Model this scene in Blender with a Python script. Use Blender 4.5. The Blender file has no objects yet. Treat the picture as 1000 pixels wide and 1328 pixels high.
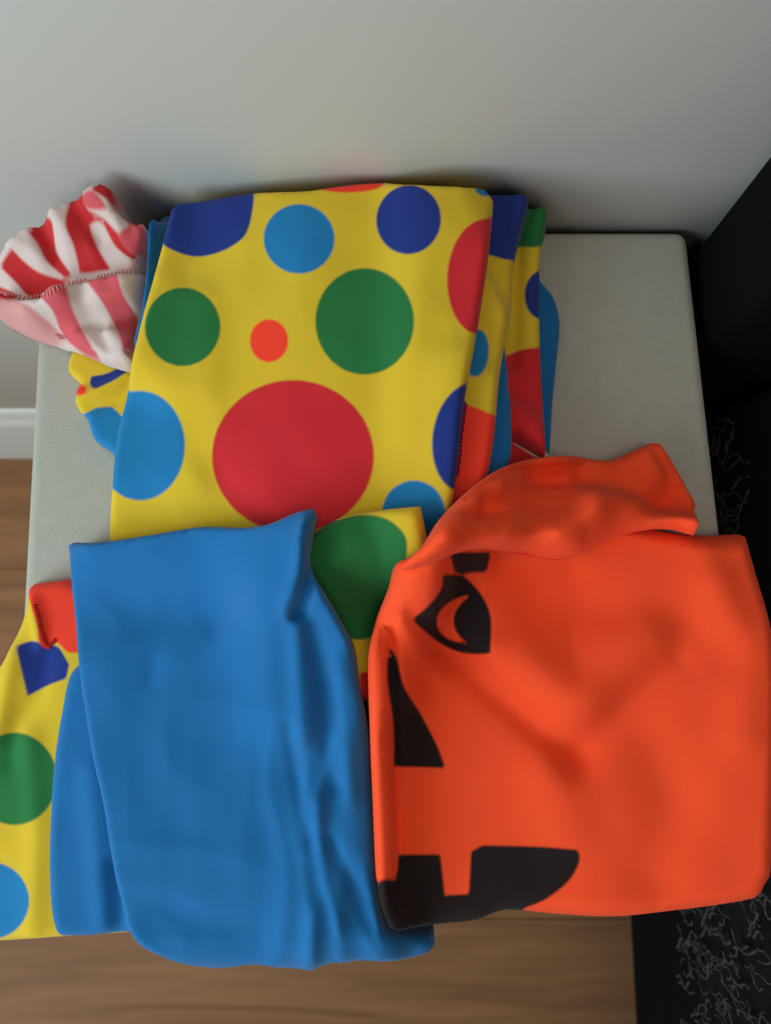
import bpy, bmesh, math, random
import numpy as np
from mathutils import Vector, noise, geometry

random.seed(4)
SC = bpy.context.scene
COL = SC.collection

# ---------------------------------------------------------------- camera
TOP = 0.50                                   # height of the stool top above the floor
CAM = (0.0, 0.0, 0.90)
TILT = math.radians(10.5)                    # camera looks almost straight down
FPX, W, H = 1000.0, 1000.0, 1328.0
cd = bpy.data.cameras.new('camera')
cam = bpy.data.objects.new('camera', cd)
COL.objects.link(cam)
cam.location = CAM
cam.rotation_euler = (TILT, 0, 0)
cd.sensor_fit = 'VERTICAL'
cd.sensor_height = 24.0
cd.lens = 24.0 * FPX / H
cd.clip_start = 0.01
cd.dof.use_dof = True
cd.dof.focus_distance = 0.38
cd.dof.aperture_fstop = 5.0
SC.camera = cam

# ---------------------------------------------------------------- light
SC.view_settings.view_transform = 'Standard'
SC.view_settings.look = 'None'
SC.view_settings.gamma = 1.0
SC.view_settings.exposure = 0.0
world = bpy.data.worlds.new('world')
SC.world = world
world.use_nodes = True
bg = world.node_tree.nodes['Background']
bg.inputs[0].default_value = (1.0, 0.90, 0.80, 1)
bg.inputs[1].default_value = 0.20


def area(name, loc, target, sx, sy, power, color):
    l = bpy.data.lights.new(name, 'AREA')
    l.shape = 'RECTANGLE'
    l.size, l.size_y, l.energy, l.color = sx, sy, power, color
    o = bpy.data.objects.new(name, l)
    COL.objects.link(o)
    o.location = loc
    o.rotation_euler = (Vector(target) - Vector(loc)).to_track_quat('-Z', 'Y').to_euler()
    return o


area('window_light', (-0.95, -0.56, 1.04), (0, 0.1, 0.5), 0.8, 0.8, 15.0, (0.78, 0.96, 1.0))
area('overhead_fill_light', (0.15, -0.45, 2.4), (0, 0, 0.4), 0.6, 0.6, 7, (1.0, 0.86, 0.72))  # added warm fill from above, stands in for ambient room light


# ---------------------------------------------------------------- helpers
def srgb(r, g, b):
    f = lambda c: (c / 12.92) if c <= 0.04045 else ((c + 0.055) / 1.055) ** 2.4
    return (f(r / 255), f(g / 255), f(b / 255), 1)


def at(px, py, z):
    """point of the place that lies z above the stool top on the sight line of (px, py)"""
    xi, yi = (px - W / 2) / FPX, (H / 2 - py) / FPX
    c, s = math.cos(TILT), math.sin(TILT)
    d = (xi, c * yi + s, s * yi - c)
    k = (TOP + z - CAM[2]) / d[2]
    return CAM[0] + d[0] * k, CAM[1] + d[1] * k


def new_mat(name, color, rough=0.85, sheen=0.0, bump=None, spec=0.2, var=0.06, var_scale=30):
    m = bpy.data.materials.new(name)
    m.use_nodes = True
    nt = m.node_tree
    b = nt.nodes['Principled BSDF']
    b.inputs['Roughness'].default_value = rough
    b.inputs['Specular IOR Level'].default_value = spec
    b.inputs['Sheen Weight'].default_value = sheen
    b.inputs['Sheen Roughness'].default_value = 0.5
    tc = nt.nodes.new('ShaderNodeTexCoord')
    n = nt.nodes.new('ShaderNodeTexNoise')
    n.inputs['Scale'].default_value = var_scale
    n.inputs['Detail'].default_value = 4
    nt.links.new(tc.outputs['Object'], n.inputs['Vector'])
    mr = nt.nodes.new('ShaderNodeMapRange')
    mr.inputs['To Min'].default_value = 1 - var
    mr.inputs['To Max'].default_value = 1 + var
    nt.links.new(n.outputs['Fac'], mr.inputs['Value'])
    vm = nt.nodes.new('ShaderNodeVectorMath')
    vm.operation = 'SCALE'
    vm.inputs[0].default_value = color[:3]
    nt.links.new(mr.outputs['Result'], vm.inputs['Scale'])
    nt.links.new(vm.outputs[0], b.inputs['Base Color'])
    m['color_node'] = vm.name
    if bump:
        scale, strength, dist = bump
        w1 = nt.nodes.new('ShaderNodeTexWave'); w1.bands_direction = 'X'
        w2 = nt.nodes.new('ShaderNodeTexWave'); w2.bands_direction = 'Y'
        for w in (w1, w2):
            w.inputs['Scale'].default_value = scale
            w.inputs['Distortion'].default_value = 2.5
            w.inputs['Detail'].default_value = 3
            w.inputs['Detail Scale'].default_value = 1.5
            nt.links.new(tc.outputs['Object'], w.inputs['Vector'])
        mx = nt.nodes.new('ShaderNodeMath'); mx.operation = 'MAXIMUM'
        nt.links.new(w1.outputs['Fac'], mx.inputs[0])
        nt.links.new(w2.outputs['Fac'], mx.inputs[1])
        bp = nt.nodes.new('ShaderNodeBump')
        bp.inputs['Strength'].default_value = strength
        bp.inputs['Distance'].default_value = dist
        nt.links.new(mx.outputs[0], bp.inputs['Height'])
        nt.links.new(bp.outputs[0], b.inputs['Normal'])
    return m


def print_mat(name, base, prints, sheen=0.1, soft=0.0009, **kw):
    """cloth with printed shapes: every print is an edge-distance attribute of the mesh"""
    m = new_mat(name, base, sheen=sheen, bump=kw.pop('bump', (420, 0.25, 0.0003)), **kw)
    nt = m.node_tree
    vm = nt.nodes[m['color_node']]
    cur = None
    for attr, color in prints:
        a = nt.nodes.new('ShaderNodeAttribute'); a.attribute_name = attr
        r = nt.nodes.new('ShaderNodeMapRange')
        r.interpolation_type = 'SMOOTHSTEP'
        r.inputs['From Min'].default_value = soft
        r.inputs['From Max'].default_value = -soft
        nt.links.new(a.outputs['Fac'], r.inputs['Value'])
        mx = nt.nodes.new('ShaderNodeMix'); mx.data_type = 'RGBA'
        nt.links.new(r.outputs['Result'], mx.inputs['Factor'])
        if cur is None:
            mx.inputs['A'].default_value = base
        else:
            nt.links.new(cur, mx.inputs['A'])
        mx.inputs['B'].default_value = color
        cur = mx.outputs['Result']
    if cur:
        nt.links.new(cur, vm.inputs[0])
    return m


def thing(name, label, cat, loc=(0, 0, 0), group=None):
    o = bpy.data.objects.new(name, None)
    COL.objects.link(o)
    o.location = loc
    o.empty_display_size = 0.05
    o['label'] = label
    o['category'] = cat
    if group:
        o['group'] = group
    return o


def link_mesh(name, me, mat, parent=None, smooth=True):
    o = bpy.data.objects.new(name, me)
    COL.objects.link(o)
    if mat:
        me.materials.append(mat)
    if smooth:
        me.shade_smooth()
    if parent:
        o.parent = parent
        o.matrix_parent_inverse = parent.matrix_basis.inverted() if parent.type == 'EMPTY' else o.matrix_parent_inverse
        if parent.type == 'EMPTY':
            from mathutils import Matrix
            o.matrix_parent_inverse = Matrix.Translation(-Vector(parent.location))
    return o


def box(name, lo, hi, mat, parent=None, bevel=0.004, seg=3, smooth=True):
    bm = bmesh.new()
    bmesh.ops.create_cube(bm, size=1)
    for v in bm.verts:
        for i in range(3):
            v.co[i] = lo[i] if v.co[i] < 0 else hi[i]
    if bevel:
        bmesh.ops.bevel(bm, geom=bm.edges[:], offset=bevel, segments=seg, profile=0.5, affect='EDGES')
    me = bpy.data.meshes.new(name)
    bm.to_mesh(me); bm.free()
    return link_mesh(name, me, mat, parent, smooth)


def tube_mesh(bm, pts, r, n=6):
    rings = []
    for i, p in enumerate(pts):
        a = Vector(pts[max(i - 1, 0)]); b = Vector(pts[min(i + 1, len(pts) - 1)])
        t = (b - a).normalized()
        u = t.orthogonal().normalized(); w = t.cross(u)
        rings.append([bm.verts.new(Vector(p) + r * (math.cos(2 * math.pi * k / n) * u + math.sin(2 * math.pi * k / n) * w)) for k in range(n)])
    for a, b in zip(rings, rings[1:]):
        # match ring twist
        off = min(range(n), key=lambda s: (a[0].co - b[s].co).length)
        for k in range(n):
            bm.faces.new((a[k], a[(k + 1) % n], b[(k + 1 + off) % n], b[(k + off) % n]))
    bm.faces.new(rings[0][::-1]); bm.faces.new(rings[-1])


# ---------------------------------------------------------------- setting
WALL_Y = 0.240
m_wall = new_mat('wall_paint', srgb(238, 238, 236), 0.6, var=0.015, var_scale=3)
m_base = new_mat('baseboard_paint', srgb(208, 206, 202), 0.4, var=0.02)
m_under = new_mat('subfloor', srgb(60, 42, 30), 0.9)
wall = box('wall_back', (-2.5, WALL_Y, 0), (2.5, WALL_Y + 0.1, 2.6), m_wall, bevel=0)
wall['kind'] = 'structure'

# baseboard with a rounded, slightly sloping top
prof = [(0, 0), (-0.008, 0), (-0.008, 0.132), (-0.0072, 0.137), (-0.005, 0.145), (-0.0035, 0.160), (-0.002, 0.165), (0, 0.166)]
bm = bmesh.new()
rows = [[bm.verts.new((x, WALL_Y + a, b)) for a, b in prof] for x in (-2.5, 2.5)]
for i in range(len(prof) - 1):
    bm.faces.new((rows[0][i], rows[0][i + 1], rows[1][i + 1], rows[1][i]))
bm.faces.new(rows[0]); bm.faces.new(rows[1][::-1])
bmesh.ops.recalc_face_normals(bm, faces=bm.faces)
me = bpy.data.meshes.new('baseboard_back'); bm.to_mesh(me); bm.free()
bb = link_mesh('baseboard_back', me, m_base, smooth=False)
bb['kind'] = 'structure'

# floor: laminate planks laid along the wall
floor = box('floor', (-2.5, -2.5, -0.03), (2.5, WALL_Y + 0.1, -0.010), m_under, bevel=0)
floor['kind'] = 'structure'
m_wood = bpy.data.materials.new('laminate_wood')
m_wood.use_nodes = True
nt = m_wood.node_tree
b = nt.nodes['Principled BSDF']
b.inputs['Roughness'].default_value = 0.6
b.inputs['Specular IOR Level'].default_value = 0.25
tc = nt.nodes.new('ShaderNodeTexCoord'); oi = nt.nodes.new('ShaderNodeObjectInfo')
mp = nt.nodes.new('ShaderNodeMapping'); mp.inputs['Scale'].default_value = (2.2, 26, 8)
nt.links.new(tc.outputs['Object'], mp.inputs['Vector'])
cmb = nt.nodes.new('ShaderNodeCombineXYZ')
ml = nt.nodes.new('ShaderNodeMath'); ml.operation = 'MULTIPLY'; ml.inputs[1].default_value = 40
nt.links.new(oi.outputs['Random'], ml.inputs[0]); nt.links.new(ml.outputs[0], cmb.inputs['Z'])
nt.links.new(cmb.outputs[0], mp.inputs['Location'])
nn = nt.nodes.new('ShaderNodeTexNoise'); nn.inputs['Scale'].default_value = 1.6; nn.inputs['Detail'].default_value = 8
nn.inputs['Distortion'].default_value = 0.8
nt.links.new(mp.outputs[0], nn.inputs['Vector'])
cr = nt.nodes.new('ShaderNodeValToRGB')
cr.color_ramp.elements[0].position = 0.3; cr.color_ramp.elements[0].color = srgb(116, 78, 50)
cr.color_ramp.elements[1].position = 0.72; cr.color_ramp.elements[1].color = srgb(148, 105, 70)
nt.links.new(nn.outputs['Fac'], cr.inputs['Fac'])
mr = nt.nodes.new('ShaderNodeMapRange'); mr.inputs['To Min'].default_value = 0.9; mr.inputs['To Max'].default_value = 1.08
nt.links.new(oi.outputs['Random'], mr.inputs['Value'])
vm = nt.nodes.new('ShaderNodeVectorMath'); vm.operation = 'SCALE'
nt.links.new(cr.outputs['Color'], vm.inputs[0]); nt.links.new(mr.outputs['Result'], vm.inputs['Scale'])
nt.links.new(vm.outputs[0], b.inputs['Base Color'])
PW = 0.19
plank_src = {}
for j in range(9):
    y1 = WALL_Y + 0.049 - j * PW
    x = -1.9 + (0.37 * j) % 1.2 - 1.2
    while x < 1.6:
        if x + 1.2 > -1.2:
            if 0 not in plank_src:
                o = box('plank', (0, -PW + 0.0006, -0.010), (1.1992, 0, 0), m_wood, floor, bevel=0.0006, seg=1, smooth=False)
                plank_src[0] = o
            else:
                o = plank_src[0].copy(); COL.objects.link(o); o.parent = floor
            o.location = (x, y1, 0)
        x += 1.2

# ---------------------------------------------------------------- the stool
m_linen = new_mat('grey_linen', srgb(172, 172, 163), 0.95, sheen=0.15, bump=(330, 0.55, 0.0006), var=0.07, var_scale=120)
m_foot = new_mat('black_plastic', srgb(22, 22, 22), 0.5)
bl = at(54, 283, 0); br = at(892, 283, 0); fr = at(992, 1169, 0); fl = at(4, 1190, 0)
XL, XR, YB, YF = (bl[0] + fl[0]) / 2, (br[0] + fr[0]) / 2, WALL_Y - 0.003, (fl[1] + fr[1]) / 2
print('STOOL', bl, br, fr, fl)
stool = thing('stool', 'grey linen upholstered stool against the white wall, under the folded clothes', 'stool', ((XL + XR) / 2, (YB + YF) / 2, 0))
cush = box('cushion', (XL, YF, TOP - 0.055), (XR, YB, TOP), m_linen, stool, bevel=0.007, seg=5)
body = box('body', (XL + 0.006, YF + 0.005, 0.055), (XR - 0.006, YB - 0.004, TOP - 0.0555), m_linen, stool, bevel=0.006, seg=4)
for o in (cush, body):                       # the cube is not quite square, as in the photograph
    for v in o.data.vertices:
        t = (v.co.y - YF) / (YB - YF); u = (v.co.x - XL) / (XR - XL)
        v.co.x += (fl[0] + (bl[0] - fl[0]) * t - XL) * (1 - u) + (fr[0] + (br[0] - fr[0]) * t - XR) * u
        v.co.y += (fl[1] + (fr[1] - fl[1]) * u - YF) * (1 - t)
bm = bmesh.new()
loop = [(fl[0] - 0.001, fl[1] - 0.001), (fr[0] + 0.001, fr[1] - 0.001), (br[0] + 0.001, YB), (bl[0] - 0.001, YB)]
zz = TOP - 0.056
tube_mesh(bm, [(x, y, zz) for x, y in loop] + [(loop[0][0], loop[0][1], zz)], 0.0022)
me = bpy.data.meshes.new('piping'); bm.to_mesh(me); bm.free()
link_mesh('piping', me, m_linen, stool)
for fx in (XL + 0.035, XR - 0.035):
    for fy in (YF + 0.035, YB - 0.035):
        bm = bmesh.new()
        bmesh.ops.create_cone(bm, cap_ends=True, segments=20, radius1=0.014, radius2=0.020, depth=0.055)
        bmesh.ops.translate(bm, verts=bm.verts, vec=(fx, fy, 0.0275))
        me = bpy.data.meshes.new('foot'); bm.to_mesh(me); bm.free()
        link_mesh('foot', me, m_foot, stool)

# ---------------------------------------------------------------- black sofa
m_black = new_mat('black_upholstery', srgb(11, 11, 13), 0.95, sheen=0.0, bump=(200, 0.3, 0.0005), spec=0.1)
SXB = 0.262
sofa = thing('sofa', 'black upholstered sofa beside the right edge of the grey stool', 'sofa', (0.75, -0.2, 0))
box('base', (SXB, -0.85, 0.0), (1.3, WALL_Y - 0.02, 0.26), m_black, sofa, bevel=0.012)
box('seat_cushion', (0.44, -0.84, 0.262), (1.29, 0.16, 0.40), m_black, sofa, bevel=0.03, seg=5)
box('armrest', (0.232, -0.85, 0.262), (0.435, 0.168, 0.450), m_black, sofa, bevel=0.03, seg=5)
box('backrest', (0.1795, 0.170, 0.262), (1.3, WALL_Y - 0.004, 0.86), m_black, sofa, bevel=0.012, seg=4)

# throw lying over the armrest, with a fringe of yarn
m_throw = new_mat('black_yarn', srgb(12, 12, 14), 0.95, sheen=0.0, var=0.2, var_scale=90)
m_fringe = new_mat('fringe_yarn', srgb(46, 44, 50), 0.6, sheen=0.1, spec=0.4, var=0.6, var_scale=60)
throw = thing('throw_blanket', 'black knitted throw with loose fringe hanging over the sofa arm', 'blanket', (0.3, -0.2, 0.45))
bm = bmesh.new()
path = [(0.40, 0.456), (0.34, 0.457), (0.29, 0.457), (0.258, 0.455), (0.236, 0.446), (0.226, 0.425), (0.222, 0.39), (0.224, 0.35), (0.225, 0.32), (0.227, 0.29)]
NY = 120
vs = []
for j in range(NY + 1):
    y = 0.160 - 0.65 * j / NY
    row = []
    for i, (x, z) in enumerate(path):
        w = noise.noise((x * 20, y * 28, z * 20)) * 0.004 + noise.noise((x * 80, y * 90, z * 80)) * 0.0015
        out = i / 9.0
        row.append(bm.verts.new((x - abs(w) * (1 if i > 3 else 0), y, z + (abs(w) if i <= 4 else 0))))
    vs.append(row)
for j in range(NY):
    for i in range(len(path) - 1):
        bm.faces.new((vs[j][i], vs[j + 1][i], vs[j + 1][i + 1], vs[j][i + 1]))
me = bpy.data.meshes.new('cloth'); bm.to_mesh(me); bm.free()
o = link_mesh('cloth', me, m_throw, throw)
md = o.modifiers.new('solid', 'SOLIDIFY'); md.thickness = 0.003; md.offset = 1
bm = bmesh.new()
for k in range(900):
    y = 0.150 - 0.62 * random.random()
    z = random.uniform(0.285, 0.455)
    x = 0.2165
    d = Vector((0, random.uniform(-0.6, 0.6), -1)).normalized()
    p = Vector((x, y, z)); pts = [p.copy()]
    L = random.randint(5, 13)
    ph = random.uniform(0, 6.28); amp = random.uniform(0.3, 1.0); fr_ = random.uniform(0.4, 1.1)
    base = math.atan2(d.z, d.y)
    for q in range(L):
        base += random.uniform(-0.25, 0.25)
        a = base + amp * math.sin(ph + q * fr_)
        p = p + Vector((random.uniform(-0.0008, 0.0008), math.cos(a) * 0.0024, math.sin(a) * 0.0024))
        p.x = min(max(p.x, 0.207), 0.2185)
        p.z = min(p.z, 0.458)
        pts.append(p.copy())
    tube_mesh(bm, pts, random.uniform(0.0004, 0.0008), 4)
me = bpy.data.meshes.new('fringe'); bm.to_mesh(me); bm.free()
o = link_mesh('fringe', me, m_fringe, throw)
o['kind'] = 'stuff'; o['label'] = 'loose grey-black yarn fringe'

# ---------------------------------------------------------------- cloth layering
GX = np.arange(-0.30, 0.30, 0.0015); GY = np.arange(-0.30, 0.245, 0.0015)
MX, MY = np.meshgrid(GX, GY)          # [iy, ix]


def seg_dist(P, poly, closed=True):
    P = np.asarray(P, float); poly = np.asarray(poly, float)
    n = len(poly)
    best = np.full(len(P), 1e9)
    for i in range(n if closed else n - 1):
        a = poly[i]; b = poly[(i + 1) % n]
        ab = b - a; L = ab @ ab + 1e-18
        t = np.clip(((P - a) @ ab) / L, 0, 1)
        q = a + t[:, None] * ab
        best = np.minimum(best, np.hypot(P[:, 0] - q[:, 0], P[:, 1] - q[:, 1]))
    return best


def inside(P, poly):
    P = np.asarray(P, float); poly = np.asarray(poly, float)
    r = np.zeros(len(P), bool)
    n = len(poly)
    for i in range(n):
        x1, y1 = poly[i]; x2, y2 = poly[(i + 1) % n]
        if y1 == y2:
            continue
        c = ((y1 > P[:, 1]) != (y2 > P[:, 1])) & (P[:, 0] < (x2 - x1) * (P[:, 1] - y1) / (y2 - y1) + x1)
        r ^= c
    return r


def sdf(P, poly):
    d = seg_dist(P, poly)
    return np.where(inside(P, poly), -d, d)


def sample(F, P):
    P = np.asarray(P, float)
    fx = np.clip((P[:, 0] - GX[0]) / 0.0015, 0, len(GX) - 1.001); fy = np.clip((P[:, 1] - GY[0]) / 0.0015, 0, len(GY) - 1.001)
    ix = fx.astype(int); iy = fy.astype(int); u = fx - ix; v = fy - iy
    return (F[iy, ix] * (1 - u) * (1 - v) + F[iy, ix + 1] * u * (1 - v) + F[iy + 1, ix] * (1 - u) * v + F[iy + 1, ix + 1] * u * v)


def blur(F, sigma):
    s = sigma / 0.0015
    k = np.exp(-0.5 * (np.arange(-int(3 * s), int(3 * s) + 1) / s) ** 2); k /= k.sum()
    r = len(k) // 2
    G = np.pad(F, r, mode='edge')
    G = np.apply_along_axis(lambda a: np.convolve(a, k, 'valid'), 0, G)
    return np.apply_along_axis(lambda a: np.convolve(a, k, 'valid'), 1, G)


# support surface: the stool top, falling away past its edges
quad = [fl, fr, br, bl]
allP = np.c_[MX.ravel(), MY.ravel()]
dq = sdf(allP, quad).reshape(MX.shape)
S = np.where(dq < 0.001, 0.0, -0.55 * np.maximum(dq - 0.001, 0))
fy_ = fl[1] + (fr[1] - fl[1]) * (MX - fl[0]) / (fr[0] - fl[0]) - MY
S = np.minimum(S, -1.3 * np.maximum(fy_ - 0.001, 0))
S = np.maximum(S, -0.08)
S = np.where(MY > YB - 0.01, np.where((MX > bl[0]) & (MX < br[0]), 0.0, S), S)


def catmull(pts, closed=True, step=8.0):
    """smooth a pixel outline; points with a 'c' stay sharp corners"""
    n = len(pts); out = []
    P = [np.array(p[:2], float) for p in pts]; C = [len(p) > 2 and p[2] == 'c' for p in pts]
    for i in range(n if closed else n - 1):
        p1, p2 = P[i], P[(i + 1) % n]
        p0 = P[(i - 1) % n] if (closed or i > 0) else p1
        p3 = P[(i + 2) % n] if (closed or i + 2 < n) else p2
        m1 = (p2 - p0) * 0.5; m2 = (p3 - p1) * 0.5
        if C[i]: m1 = p2 - p1
        if C[(i + 1) % n]: m2 = p2 - p1
        L = np.linalg.norm(p2 - p1)
        m1 = m1 * min(1, L / (np.linalg.norm(m1) + 1e-9)); m2 = m2 * min(1, L / (np.linalg.norm(m2) + 1e-9))
        k = max(1, int(L / step))
        for j in range(k):
            t = j / k
            out.append((2 * t**3 - 3 * t**2 + 1) * p1 + (t**3 - 2 * t**2 + t) * m1 + (-2 * t**3 + 3 * t**2) * p2 + (t**3 - t**2) * m2)
    if not closed:
        out.append(P[-1])
    return out


def to_plan(pts, F, dz=0.0, closed=True, step=8.0, smooth=True, zfun=None):
    P = catmull(pts, closed, step) if smooth else [np.array(p[:2], float) for p in pts]
    n = len(P)
    if zfun:
        q = np.array([at(p[0], p[1], zfun(p[0], p[1])) for p in P])
        q[:, 1] = np.minimum(q[:, 1], YB)
        return q
    q = np.zeros((n, 2)); open_ = np.ones(n, bool)
    a0 = np.array([at(p[0], p[1], 0.0) for p in P]); a1 = np.array([at(p[0], p[1], 0.1) for p in P])
    for z in np.linspace(0.09, -0.07, 641):               # first surface met on the way down
        c = a0 + (a1 - a0) * (z / 0.1)
        hit = open_ & ((sample(F, c) + dz >= z) | (c[:, 1] > YB))
        q[hit] = c[hit]; open_ &= ~hit
        if not open_.any(): break
    q[open_] = a0[open_]
    q[:, 1] = np.minimum(q[:, 1], YB)
    return q


def spread(F, r):
    k = max(1, int(round(r / 0.0015)))
    G = F
    for ax in (0, 1):
        G = np.max([np.roll(G, d, ax) for d in range(-k, k + 1)], axis=0)
    return G


def ell(cx, cy, rx, ry, rot=0, n=20):
    r = math.radians(rot)
    return [(cx + rx * math.cos(a) * math.cos(r) - ry * math.sin(a) * math.sin(r), cy + rx * math.cos(a) * math.sin(r) + ry * math.sin(a) * math.cos(r)) for a in [2 * math.pi * k / n for k in range(n)]]


seed = [0]


def cloth(name, parent, mat, outline, t, R=0.006, folds=(), prints=None, dz=None, bridge=0.004, ripple=0.0006,
          ripple_scale=28, spacing=0.0021, label=None, extra=None, bot=0.0008, zlimit=None, zfun=None):
    """one folded layer: lies on everything under it (S), thickness t with a rounded rim of radius R.
    folds: (pixel polyline, height, width) ridges (+) and valleys (-)"""
    global S
    seed[0] += 11.3
    sd = seed[0]
    if dz is None: dz = t * 0.4
    Sd = spread(S, 0.003)
    Sb = np.maximum(Sd, blur(spread(S, bridge), bridge * 0.6))
    poly = to_plan(outline, Sb, dz + 0.001, zfun=zfun)
    F2 = Sb + t
    fl_pl = [(to_plan(f[0], F2, 0, closed=False, step=14), f[1], f[2]) for f in folds]

    def top(P):
        P = np.asarray(P, float)
        d = seg_dist(P, poly)
        u = np.clip(d / R, 0, 1)
        pr = np.sqrt(np.maximum(0, 1 - (1 - u) ** 2))
        w = np.zeros(len(P))
        for q, amp, wd in fl_pl:
            w += amp * np.exp(-(seg_dist(P, q, False) / wd) ** 2)
        nz = np.array([noise.noise((p[0] * ripple_scale + sd, p[1] * ripple_scale, sd)) + 0.5 * noise.noise((p[0] * ripple_scale * 2.3, p[1] * ripple_scale * 2.3 + sd, 3.1)) for p in P])
        h = np.maximum(t + w + ripple * nz, 0.0012) * pr
        if extra is not None:
            h = h + extra(P, d) * pr
        return sample(Sb, P) + 0.0015 + h

    # triangulate
    pts = [tuple(p) for p in poly]
    nb = len(pts)
    edges = [(i, (i + 1) % nb) for i in range(nb)]
    A = np.array(poly)
    area2 = np.sum(A[:, 0] * np.roll(A[:, 1], -1) - np.roll(A[:, 0], -1) * A[:, 1])
    sg = 1 if area2 > 0 else -1
    tan = np.roll(A, -1, 0) - np.roll(A, 1, 0)
    tan /= np.linalg.norm(tan, axis=1)[:, None] + 1e-12
    nrm = np.c_[-tan[:, 1], tan[:, 0]] * sg
    for f in (0.10, 0.32, 0.65):
        o_ = R * f
        q = A + nrm * o_
        ok = inside(q, poly) & (seg_dist(q, poly) > o_ * 0.93)
        last = None
        for p in q[ok]:
            if last is None or np.hypot(*(p - last)) > max(0.0008, o_ * 0.5):
                pts.append(tuple(p)); last = p
    gx = np.arange(A[:, 0].min(), A[:, 0].max(), spacing); gy = np.arange(A[:, 1].min(), A[:, 1].max(), spacing * 0.87)
    g = np.array([(x + (spacing / 2 if j % 2 else 0), y) for j, y in enumerate(gy) for x in gx])
    g = g[inside(g, poly)]
    g = g[seg_dist(g, poly) > R * 0.75 + 0.0004]
    pts += [tuple(p) for p in g]
    vv, ee, ff, _, _, _ = geometry.delaunay_2d_cdt([Vector(p) for p in pts], edges, [], 1, 1e-7)
    P = np.array([(v.x, v.y) for v in vv])
    ff = [tuple(f) for f in ff]
    # boundary edges of the triangulation
    cnt = {}
    for f in ff:
        for i in range(len(f)):
            a, b_ = f[i], f[(i + 1) % len(f)]
            cnt[(a, b_)] = 1
    bnd = [(a, b_) for (a, b_) in cnt if (b_, a) not in cnt]
    zt = top(P)
    zb = np.minimum(sample(Sd, P) + bot, zt - 0.0003)
    if zlimit is not None:
        zt = np.minimum(zt, zlimit)
    n = len(P)
    verts = [(P[i, 0], P[i, 1], TOP + zt[i]) for i in range(n)] + [(P[i, 0], P[i, 1], TOP + zb[i]) for i in range(n)]
    faces = ff + [tuple(n + i for i in f[::-1]) for f in ff] + [(b_, a, n + a, n + b_) for a, b_ in bnd]
    me = bpy.data.meshes.new(name)
    me.from_pydata(verts, [], faces)
    me.update()
    # raster of the new surface
    m = inside(allP, poly)
    ztop = top(allP[m])
    Sf = S.ravel().copy()
    Sf[m] = np.maximum(Sf[m], ztop)
    S = Sf.reshape(S.shape)
    if prints:
        prints = {**{k: [] for k in ('pink', 'rose')}, **prints} if mat is m_stripe else prints
        P2 = np.concatenate([P, P])
        for attr, polys in prints.items():
            best = np.full(len(P2), 1.0)
            for pp in polys:
                neg = False
                if isinstance(pp, tuple): neg, pp = True, pp[1]
                q = to_plan(pp, S, 0, step=6)
                s = sdf(P2, q)
                best = np.maximum(best, -s) if neg else np.minimum(best, s)
            at_ = me.attributes.new(attr, 'FLOAT', 'POINT')
            at_.data.foreach_set('value', best.astype(np.float32))
    o = link_mesh(name, me, mat, parent)
    if label: o['label'] = label
    return o, top, poly


def seam(name, parent, mat, line, top, r=0.0004, pitch=0.0020, width=0.0018, closed=False, lift=0.0004):
    """overlocked stitches: a row of short slanted threads along a line on the cloth"""
    q = to_plan(line, S, 0, closed=False, step=3)
    bm = bmesh.new()
    L = 0; nextp = 0
    for a, b_ in zip(q, q[1:]):
        d = b_ - a; l = np.hypot(*d)
        if l < 1e-9: continue
        d = d / l; nn_ = np.array((-d[1], d[0]))
        while nextp < L + l:
            c = a + d * (nextp - L)
            pa = c - nn_ * width * 0.6; pb = c + nn_ * width * 0.6 + d * pitch * 0.4
            za, zb_ = sample(S, np.array([pa, pb]))
            tube_mesh(bm, [(pa[0], pa[1], TOP + za), (c[0] + d[0] * pitch * .2, c[1] + d[1] * pitch * .2, TOP + (za + zb_) / 2 + lift + r), (pb[0], pb[1], TOP + zb_)], r, 4)
            nextp += pitch
        L += l
    me = bpy.data.meshes.new(name); bm.to_mesh(me); bm.free()
    o = link_mesh(name, me, mat, parent)
    o['kind'] = 'stuff'
    return o


# colours of the cloth and its prints
YEL = srgb(212, 180, 42); NAVY = srgb(26, 50, 128); SKY = srgb(24, 118, 176); GRN = srgb(34, 112, 58); RED = srgb(200, 38, 46)
ORED = srgb(240, 62, 40); BLUE = srgb(18, 102, 164); ORG = srgb(248, 80, 40); BLK = srgb(30, 20, 22); WHT = srgb(208, 190, 188)
STR = srgb(192, 40, 45); PINK = srgb(205, 85, 95)
m_dots = print_mat('dotted_cloth', YEL, [('navy', NAVY), ('sky', SKY), ('green', GRN), ('red', RED), ('orange_red', ORED)])
m_blue = print_mat('blue_cloth', BLUE, [], sheen=0.15)
m_orange = print_mat('orange_felt', ORG, [('black', BLK), ('orange', ORG)], sheen=0.03, bump=(300, 0.2, 0.0003))
m_stripe = print_mat('striped_cloth', WHT, [('red', STR), ('pink', PINK), ('rose', srgb(212, 150, 150))], soft=0.0010)
m_thread = new_mat('pink_thread', srgb(225, 150, 148), 0.8)
m_othread = new_mat('orange_thread', srgb(225, 62, 30), 0.8)
m_pthread = new_mat('purple_thread', srgb(110, 40, 110), 0.8)


def zero(**kw):
    d = {k: [] for k in ('navy', 'sky', 'green', 'red', 'orange_red')}
    d.update(kw); return d


cA = thing('clown_costume', 'folded yellow clown costume with big coloured dots, back of the stool, red-striped sleeve at left', 'costume', (-0.02, 0.12, TOP))
cB = thing('blue_costume', 'folded bright blue garment with yellow dotted lining at front left of the stool', 'costume', (-0.11, -0.08, TOP))
cC = thing('pumpkin_costume', 'orange jack-o-lantern costume with black face print at front right of the stool', 'costume', (0.11, -0.08, TOP))

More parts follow.
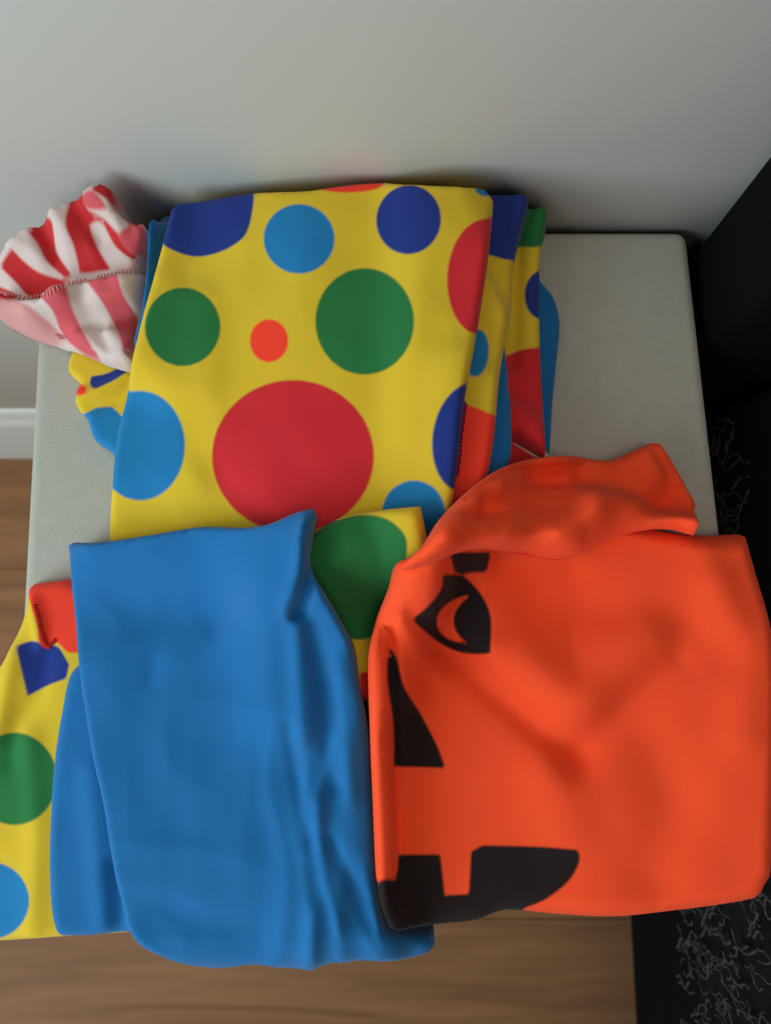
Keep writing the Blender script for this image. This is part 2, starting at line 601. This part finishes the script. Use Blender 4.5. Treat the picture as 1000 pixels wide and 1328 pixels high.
def crinkle(P, amp, sx, sy, k):
    """sharp little ridges, stretched along the cloth"""
    return np.array([amp * (1 - 2.6 * abs(noise.noise((p[0] * sx + p[1] * sy * 0.25, p[1] * sy, k)))) for p in P])


def slope(P):
    """the pile is thinner to the left and to the front"""
    l = np.clip((-P[:, 0] - 0.03) / 0.08, 0, 1); f = np.clip((0.17 - P[:, 1]) / 0.16, 0, 1)
    return -np.maximum(l, 0) * 0.8 - 0.45 * f * (1 - l)


# ---- costume A : layers from the bottom up
cloth('lining', cA, m_blue, [(560, 300, 'c'), (690, 300), (698, 360), (718, 388), (726, 420), (722, 470), (717, 520), (713, 585), (706, 640), (700, 700, 'c'), (560, 700, 'c')],
      0.006, 0.003, label='bright blue lining edge', ripple=0.001)
cloth('striped_hem', cA, m_stripe, [(600, 540, 'c'), (660, 545), (690, 572), (716, 598), (715, 700, 'c'), (600, 700, 'c')], 0.006, 0.003,
      prints={'red': [[(600, 530), (664, 560), (664, 572), (700, 596), (730, 610), (730, 720), (600, 720)], ('n', [(662, 568), (675, 570), (690, 580), (684, 583), (668, 577)])], 'pink': []},
      label='red striped hem edge')
cloth('lower_fold', cA, m_dots, [(96, 452, 'c'), (89, 482), (106, 500), (97, 515), (103, 533), (114, 545), (124, 572), (146, 588), (160, 620, 'c'), (260, 620, 'c'), (260, 455, 'c'), (150, 450)],
      0.007, 0.003, folds=[([(100, 512), (130, 508), (165, 488)], 0.003, 0.003), ([(112, 532), (150, 520), (170, 500)], -0.002, 0.0025)],
      prints=zero(navy=[[(118, 488, 'c'), (140, 484), (172, 466, 'c'), (176, 475, 'c'), (150, 492), (122, 505, 'c'), (116, 498)]],
                  orange_red=[[(99, 500), (106, 498), (115, 509), (108, 512), (95, 513)]],
                  sky=[[(108, 541, 'c'), (120, 531), (145, 528), (158, 540), (166, 541), (190, 540), (190, 600), (120, 600)]]))
# ---- striped sleeve at the left
def sleeve_up(P, d):
    return 0.012 + 0.030 * np.clip((P[:, 1] - 0.190) / 0.040, 0, 1) + crinkle(P, 0.003, 60, 40, 9.1)


cloth('striped_sleeve_back', cA, m_stripe, [(-12, 372), (0, 350), (20, 322), (40, 296), (56, 284), (76, 278), (90, 258), (108, 252), (118, 246), (130, 235), (143, 234, 'c'), (150, 250), (158, 276), (168, 287), (194, 290, 'c'),
       (188, 350), (182, 400, 'c'), (60, 420, 'c'), (0, 400, 'c')],
      0.006, 0.003, zfun=lambda px, py: 0.012 + 0.036 * min(1, max(0, (375 - py) / 135)), bridge=0.006, ripple=0.002, ripple_scale=40, extra=sleeve_up,
      folds=[([(110, 272), (135, 285), (180, 338)], 0.006, 0.004), ([(70, 290), (80, 325), (95, 360)], -0.004, 0.005), ([(25, 330), (50, 350), (80, 366)], 0.003, 0.005), ([(125, 290), (135, 320), (150, 345)], -0.004, 0.004), ([(100, 290), (110, 330), (118, 350)], 0.004, 0.005)],
      prints={'red': [[(0, 346, 'c'), (15, 322, 'c'), (30, 338), (52, 354), (90, 366, 'c'), (70, 390, 'c'), (40, 386), (22, 368)],
                      [(38, 302, 'c'), (54, 282, 'c'), (66, 284), (70, 305), (74, 328), (94, 358, 'c'), (86, 362, 'c'), (60, 338), (50, 318)],
                      [(85, 290), (92, 255, 'c'), (108, 251, 'c'), (114, 272), (128, 284), (117, 292), (126, 320), (144, 350, 'c'), (104, 356, 'c'), (96, 320)],
                      [(118, 246, 'c'), (132, 232, 'c'), (146, 234, 'c'), (160, 277, 'c'), (150, 276), (138, 258)],
                      [(112, 274), (132, 282), (152, 302), (182, 338, 'c'), (176, 340), (150, 320), (134, 292)],
                      [(-15, 370), (0, 372), (24, 385), (0, 392), (-15, 392)]],
              'pink': [[(152, 306, 'c'), (172, 288, 'c'), (196, 288, 'c'), (190, 338, 'c'), (168, 328)], [(108, 252), (118, 246), (134, 262), (140, 272), (112, 270)]]},
      label='inside of the red and white striped sleeve')
_, topS, _ = cloth('striped_sleeve', cA, m_stripe, [(-14, 372), (10, 380), (35, 382), (58, 377), (80, 366), (110, 360), (140, 353), (186, 344, 'c'), (183, 380), (177, 420), (171, 468, 'c'), (160, 473), (146, 469), (130, 464), (112, 456), (90, 447), (60, 438), (30, 428), (0, 412), (-14, 400)],
      0.010, 0.004, dz=0.012, bridge=0.004, ripple=0.001, ripple_scale=40,
      folds=[([(75, 372), (95, 420), (130, 458)], 0.003, 0.006), ([(120, 365), (140, 410), (162, 460)], 0.003, 0.006), ([(50, 385), (70, 420), (90, 440)], -0.003, 0.004), ([(98, 370), (120, 420), (145, 462)], -0.003, 0.005), ([(-10, 378), (60, 386), (110, 367), (186, 352)], 0.003, 0.003), ([(0, 388), (28, 392), (60, 415), (92, 448)], -0.004, 0.0025)],
      prints={'red': [[(-15, 370), (0, 372), (25, 386), (0, 394), (-15, 394)]],
              'pink': [[(52, 385, 'c'), (60, 370, 'c'), (84, 362, 'c'), (88, 380), (98, 410), (112, 438), (134, 470, 'c'), (112, 462), (90, 444), (78, 428), (70, 405)],
                       [(114, 366), (116, 354, 'c'), (152, 346, 'c'), (156, 372), (166, 394), (180, 414), (172, 475, 'c'), (164, 475), (162, 462), (155, 436), (142, 408), (130, 388)]],
              'rose': [[(-20, 395, 'c'), (0, 388), (28, 392), (60, 415), (92, 448, 'c'), (60, 450), (-20, 430, 'c')]]},
      extra=lambda P, d: crinkle(P, 0.0022, 60, 50, 5.1), label='red and white striped sleeve cuff')
seam('sleeve_stitching', cA, m_thread, [(-5, 378), (35, 387), (58, 382), (80, 371), (110, 365), (140, 358), (184, 349)], topS)

cloth('right_fold', cA, m_dots, [(228, 262, 'c'), (480, 252), (640, 252, 'c'), (690, 254), (711, 260, 'c'), (708, 300), (701, 335), (700, 420), (703, 500), (709, 592, 'c'), (663, 566, 'c'), (640, 640), (600, 730, 'c'), (144, 710, 'c'), (152, 620), (170, 520), (180, 460), (208, 350)],
      0.015, 0.004, dz=0.006, extra=lambda P, d: slope(P) * 0.010, ripple=0.0004, folds=[([(690, 262), (700, 275), (694, 290)], 0.003, 0.003), ([(672, 300), (668, 400), (664, 470)], -0.005, 0.004)],
      prints=zero(green=[[(684, 240, 'c'), (725, 240, 'c'), (725, 322, 'c'), (664, 320, 'c'), (672, 280)]], navy=[ell(706, 383, 26, 33)],
                  red=[[(655, 462, 'c'), (680, 453), (730, 450, 'c'), (730, 610, 'c'), (655, 590, 'c')]]))
cloth('inner_lining', cA, m_blue, [(250, 300, 'c'), (195, 266, 'c'), (192, 300), (190, 350), (184, 400), (178, 460), (250, 500, 'c'), (420, 700, 'c'), (640, 640), (661, 600), (664, 560), (660, 500), (655, 452, 'c'), (560, 270, 'c'), (225, 262, 'c')],
      0.006, 0.003, label='bright blue inner lining')
cloth('side_fold', cA, m_dots, [(230, 264, 'c'), (560, 246, 'c'), (640, 249), (684, 256), (680, 290), (667, 345), (664, 400), (655, 450), (648, 500), (643, 560), (633, 620), (600, 730, 'c'), (146, 714, 'c'), (150, 630), (168, 530), (178, 460), (206, 350)],
      0.013, 0.005, dz=0.006, extra=lambda P, d: slope(P) * 0.009, ripple=0.0004, folds=[([(682, 268), (672, 282), (666, 300)], 0.002, 0.003)],
      prints=zero(navy=[[(636, 235, 'c'), (700, 235, 'c'), (690, 300), (672, 342, 'c'), (632, 330, 'c')]],
                  sky=[ell(618, 458, 16, 31, 5)], orange_red=[[(560, 520, 'c'), (603, 524), (648, 542, 'c'), (650, 560), (640, 720, 'c'), (540, 720, 'c')]]))
_, topA, _ = cloth('front_panel', cA, m_dots, [(222, 266, 'c'), (262, 262), (325, 251), (400, 247), (440, 241), (480, 237), (560, 240), (632, 247), (641, 256), (636, 320), (626, 390), (616, 450), (603, 520), (597, 580), (588, 650), (570, 720, 'c'), (400, 740), (139, 720, 'c'),
       (142, 660), (147, 600), (152, 560), (164, 510), (168, 478), (174, 450), (185, 405), (203, 340)],
      0.009, 0.004, dz=0.006, ripple=0.0010, ripple_scale=18, bridge=0.008, extra=lambda P, d: crinkle(P, 0.0005, 35, 20, 3.3),
      folds=[([(250, 300), (330, 300), (420, 360)], 0.0008, 0.012), ([(300, 380), (280, 500), (250, 620)], 0.0010, 0.012), ([(560, 280), (540, 420), (530, 560)], 0.0012, 0.010)],
      prints=zero(navy=[[(205, 255), (330, 240, 'c'), (328, 270), (318, 305), (290, 325), (255, 333), (225, 325), (205, 310)], ell(530, 285, 42, 45, 10), ell(608, 568, 47, 72, 8)],
                  sky=[ell(388, 310, 46, 45), ell(182, 578, 58, 71), [(495, 720), (496, 660), (508, 635), (535, 623), (562, 632), (576, 655), (580, 720)], ell(640, 246, 24, 10)],
                  green=[ell(237, 424, 49, 51), ell(473, 417, 64, 69)],
                  red=[ell(380, 592, 105, 99), ell(628, 360, 48, 76, 3)],
                  orange_red=[ell(349, 442, 25, 28), ell(450, 236, 50, 14)]))
seam('hem_stitching', cA, m_pthread, [(603, 525), (598, 560), (595, 595), (592, 618)], topA)

# ---- costume B
cloth('dotted_lining', cB, m_dots, [(40, 757, 'c'), (93, 750, 'c'), (130, 760, 'c'), (460, 850, 'c'), (480, 1205, 'c'), (200, 1206, 'c'), (72, 1214, 'c'), (0, 1218), (-60, 1218, 'c'), (-60, 905), (0, 866), (18, 835), (34, 798)],
      0.012, 0.006, dz=0.004,
      folds=[([(20, 850), (10, 900), (0, 960)], 0.003, 0.005), ([(60, 840), (50, 900), (20, 940), (15, 990)], -0.002, 0.005), ([(45, 780), (52, 815), (55, 838)], 0.003, 0.003), ([(40, 960), (50, 1080), (45, 1200)], 0.002, 0.006)],
      prints=zero(orange_red=[[(30, 745, 'c'), (120, 740, 'c'), (120, 846, 'c'), (88, 846), (78, 836), (70, 832), (62, 842), (52, 836), (50, 815), (42, 790)]],
                  navy=[[(21, 838, 'c'), (42, 831), (58, 836), (75, 838), (90, 862, 'c'), (86, 880, 'c'), (60, 890), (36, 903, 'c'), (28, 870)]],
                  green=[ell(19, 1010, 55, 60)], sky=[ell(-12, 1168, 50, 50)], red=[[(44, 782), (50, 786), (62, 810), (70, 828), (62, 842), (52, 834), (50, 812)]]))
seam('frayed_edge', cB, new_mat('red_thread', srgb(170, 30, 35), 0.8), [(45, 784), (50, 800), (54, 818), (62, 838), (72, 830)], None, r=0.0004, pitch=0.0013, width=0.0016)
cloth('lower_layer', cB, m_blue, [(130, 850, 'c'), (102, 862), (90, 878), (80, 925), (71, 985), (66, 1050), (64, 1120), (67, 1180), (75, 1214, 'c'), (120, 1213), (165, 1209), (485, 1209, 'c'), (455, 858, 'c')],
      0.007, 0.005, folds=[([(120, 1000), (130, 1100), (140, 1190)], 0.002, 0.006), ([(150, 1120), (155, 1200)], -0.003, 0.004)], label='blue under layer')
cloth('dotted_flap', cB, m_dots, [(360, 720, 'c'), (400, 696), (440, 671), (490, 661), (546, 655, 'c'), (553, 690), (560, 740), (540, 800), (520, 900, 'c'), (420, 920, 'c'), (380, 900, 'c')],
      0.009, 0.006, bridge=0.018, folds=[([(480, 680), (500, 740), (490, 820)], -0.003, 0.006), ([(440, 700), (440, 780)], 0.003, 0.01)],
      prints=zero(green=[[(380, 720), (402, 694), (430, 678), (465, 668), (500, 672), (524, 692), (528, 712), (522, 760), (505, 810), (480, 827), (455, 828), (430, 800), (395, 770)]],
                  red=[[(466, 872, 'c'), (500, 870, 'c'), (500, 940, 'c'), (470, 940, 'c')]]), label='yellow flap with a green dot')
cloth('blue_panel', cB, m_blue, [(91, 703, 'c'), (130, 703), (200, 693), (262, 683), (318, 684), (350, 679), (378, 667), (406, 658, 'c'), (409, 668), (404, 700), (402, 735), (420, 768), (440, 802), (458, 838), (467, 890), (478, 950), (484, 1050), (489, 1150), (500, 1200), (530, 1208), (563, 1206, 'c'), (565, 1228, 'c'),
       (528, 1240), (480, 1243), (430, 1246), (405, 1252), (370, 1251), (335, 1248), (290, 1252), (240, 1247), (205, 1236), (180, 1222), (165, 1200), (156, 1165), (146, 1110), (135, 1040), (120, 970), (106, 880), (97, 790)],
      0.009, 0.003, bridge=0.016, ripple=0.0014, ripple_scale=22,
      folds=[([(406, 690), (402, 750), (384, 796)], -0.011, 0.003), ([(398, 680), (392, 740), (374, 792)], 0.003, 0.003), ([(395, 690), (385, 750), (372, 790)], 0.003, 0.004),
             ([(400, 800), (412, 860), (425, 930), (430, 1020)], -0.0045, 0.005), ([(385, 810), (388, 880), (395, 960)], 0.003, 0.004),
             ([(440, 860), (448, 940), (455, 1030)], 0.003, 0.005), ([(375, 940), (385, 1000), (400, 1090)], -0.002, 0.003),
             ([(415, 1040), (420, 1120), (440, 1200)], 0.003, 0.003), ([(420, 1080), (450, 1130), (480, 1200)], -0.003, 0.003), ([(440, 960), (410, 1050), (420, 1090)], 0.002, 0.003),
              
             ([(300, 720), (320, 780), (290, 840)], 0.0015, 0.01), ([(200, 860), (195, 880)], -0.001, 0.004), ([(320, 760), (280, 820)], -0.0012, 0.004),
             ([(170, 1180), (260, 1200), (330, 1215)], -0.004, 0.012), ([(400, 1250), (410, 1180)], 0.003, 0.004)],
      extra=lambda P, d: crinkle(P, 0.0022, 55, 16, 7.7) * np.clip((P[:, 0] + 0.075) / 0.04, 0.12, 1) * np.clip((0.04 - P[:, 1]) / 0.03, 0.1, 1) + crinkle(P, 0.0006, 30, 40, 1.7),
      label='bright blue front panel')

# ---- costume C (pumpkin)
cloth('body', cC, m_orange, [(545, 714), (514, 728), (504, 760), (488, 800), (477, 850), (479, 950), (483, 1050), (487, 1140), (494, 1185), (507, 1213, 'c'), (560, 1203), (620, 1194), (655, 1182), (720, 1187), (800, 1190), (880, 1182), (940, 1174), (978, 1165), (988, 1148), (996, 1135), (999, 1080),
       (1001, 1000), (1001, 900), (998, 832), (990, 790), (976, 740), (963, 690, 'c'), (905, 692), (850, 685), (760, 660), (650, 640, 'c')],
      0.026, 0.012, bridge=0.008, ripple=0.0016, ripple_scale=14,
      folds=[([(503, 800), (508, 860), (512, 950), (515, 1050), (517, 1115), (512, 1190)], -0.008, 0.0025), ([(492, 830), (494, 950), (500, 1100)], 0.003, 0.004),
             ([(570, 840), (640, 895), (700, 945), (748, 982)], -0.005, 0.007), ([(748, 982), (800, 925), (880, 860)], -0.005, 0.010), ([(640, 800), (740, 890), (830, 820)], 0.006, 0.016),
             ([(640, 840), (720, 900), (760, 920)], 0.003, 0.012), ([(510, 790), (540, 840), (570, 880)], 0.0025, 0.004), ([(520, 770), (570, 830), (620, 860)], -0.003, 0.005),
             ([(740, 745), (700, 775), (650, 815)], -0.003, 0.008), ([(760, 790), (860, 800), (940, 850)], -0.003, 0.012), ([(930, 760), (960, 830), (960, 950)], 0.003, 0.012),
             ([(840, 960), (870, 1040), (850, 1130)], -0.003, 0.014), ([(720, 1000), (740, 1080)], 0.003, 0.015), ([(905, 700), (930, 800)], 0.002, 0.01)],
      prints={'black': [[(583, 716, 'c'), (637, 716, 'c'), (631, 742, 'c'), (590, 744, 'c')],
                        [(574, 745, 'c'), (600, 745, 'c'), (622, 768), (636, 798), (636, 848, 'c'), (610, 848), (585, 842), (562, 828), (534, 804, 'c'), (558, 783), (573, 762)],
                        [(504, 838, 'c'), (514, 852), (524, 890), (545, 925), (566, 965), (578, 996, 'c'), (511, 994, 'c'), (510, 940), (502, 880)],
                        [(470, 1136, 'c'), (514, 1142, 'c'), (517, 1108, 'c'), (571, 1108, 'c'), (577, 1161, 'c'), (608, 1159, 'c'), (611, 1104, 'c'), (626, 1096, 'c'), (700, 1098), (750, 1102, 'c'), (752, 1116), (738, 1142), (705, 1168), (668, 1184), (640, 1225, 'c'), (480, 1300, 'c')]],
              'orange': [[(610, 771, 'c'), (588, 778), (570, 794), (567, 812), (580, 828), (606, 835, 'c'), (592, 820), (588, 802), (595, 786)]]},
      label='orange front printed with a black jack-o-lantern face')
_, topC, _ = cloth('neck_opening', cC, m_orange, [(520, 736), (548, 706), (570, 672), (600, 641), (640, 611), (680, 596), (730, 591), (780, 598), (820, 585), (845, 573, 'c'), (862, 592), (882, 622), (898, 652), (906, 692, 'c'), (880, 684), (850, 684), (810, 692), (775, 706), (745, 720), (715, 722), (680, 714), (640, 709), (600, 712), (560, 730)],
      0.017, 0.006, dz=0.006, bridge=0.006, ripple=0.0012, ripple_scale=24,
      folds=[([(655, 655), (695, 648), (735, 645)], -0.012, 0.009), ([(672, 628), (725, 622)], -0.010, 0.008), ([(610, 670), (645, 650)], -0.008, 0.004), ([(560, 700), (618, 645), (680, 606), (750, 603)], 0.003, 0.004),
             ([(650, 638), (700, 633), (748, 636)], -0.003, 0.0012), ([(620, 655), (600, 675)], 0.003, 0.003), ([(635, 640), (625, 665)], -0.004, 0.002), ([(655, 625), (645, 650)], 0.003, 0.002),
             ([(775, 612), (765, 650), (725, 695)], 0.005, 0.008), ([(840, 585), (835, 620), (790, 675)], 0.006, 0.011), ([(875, 640), (840, 668), (770, 700)], -0.008, 0.007),
             ([(580, 700), (640, 694), (710, 700)], 0.003, 0.006), ([(600, 700), (645, 684)], -0.004, 0.003), ([(850, 590), (870, 615)], -0.004, 0.004)],
      prints={'black': [], 'orange': []}, label='gathered neck opening')
seam('neck_stitching', cC, m_othread, [(600, 650), (640, 619), (680, 604), (730, 599), (760, 601)], topC, r=0.0004)
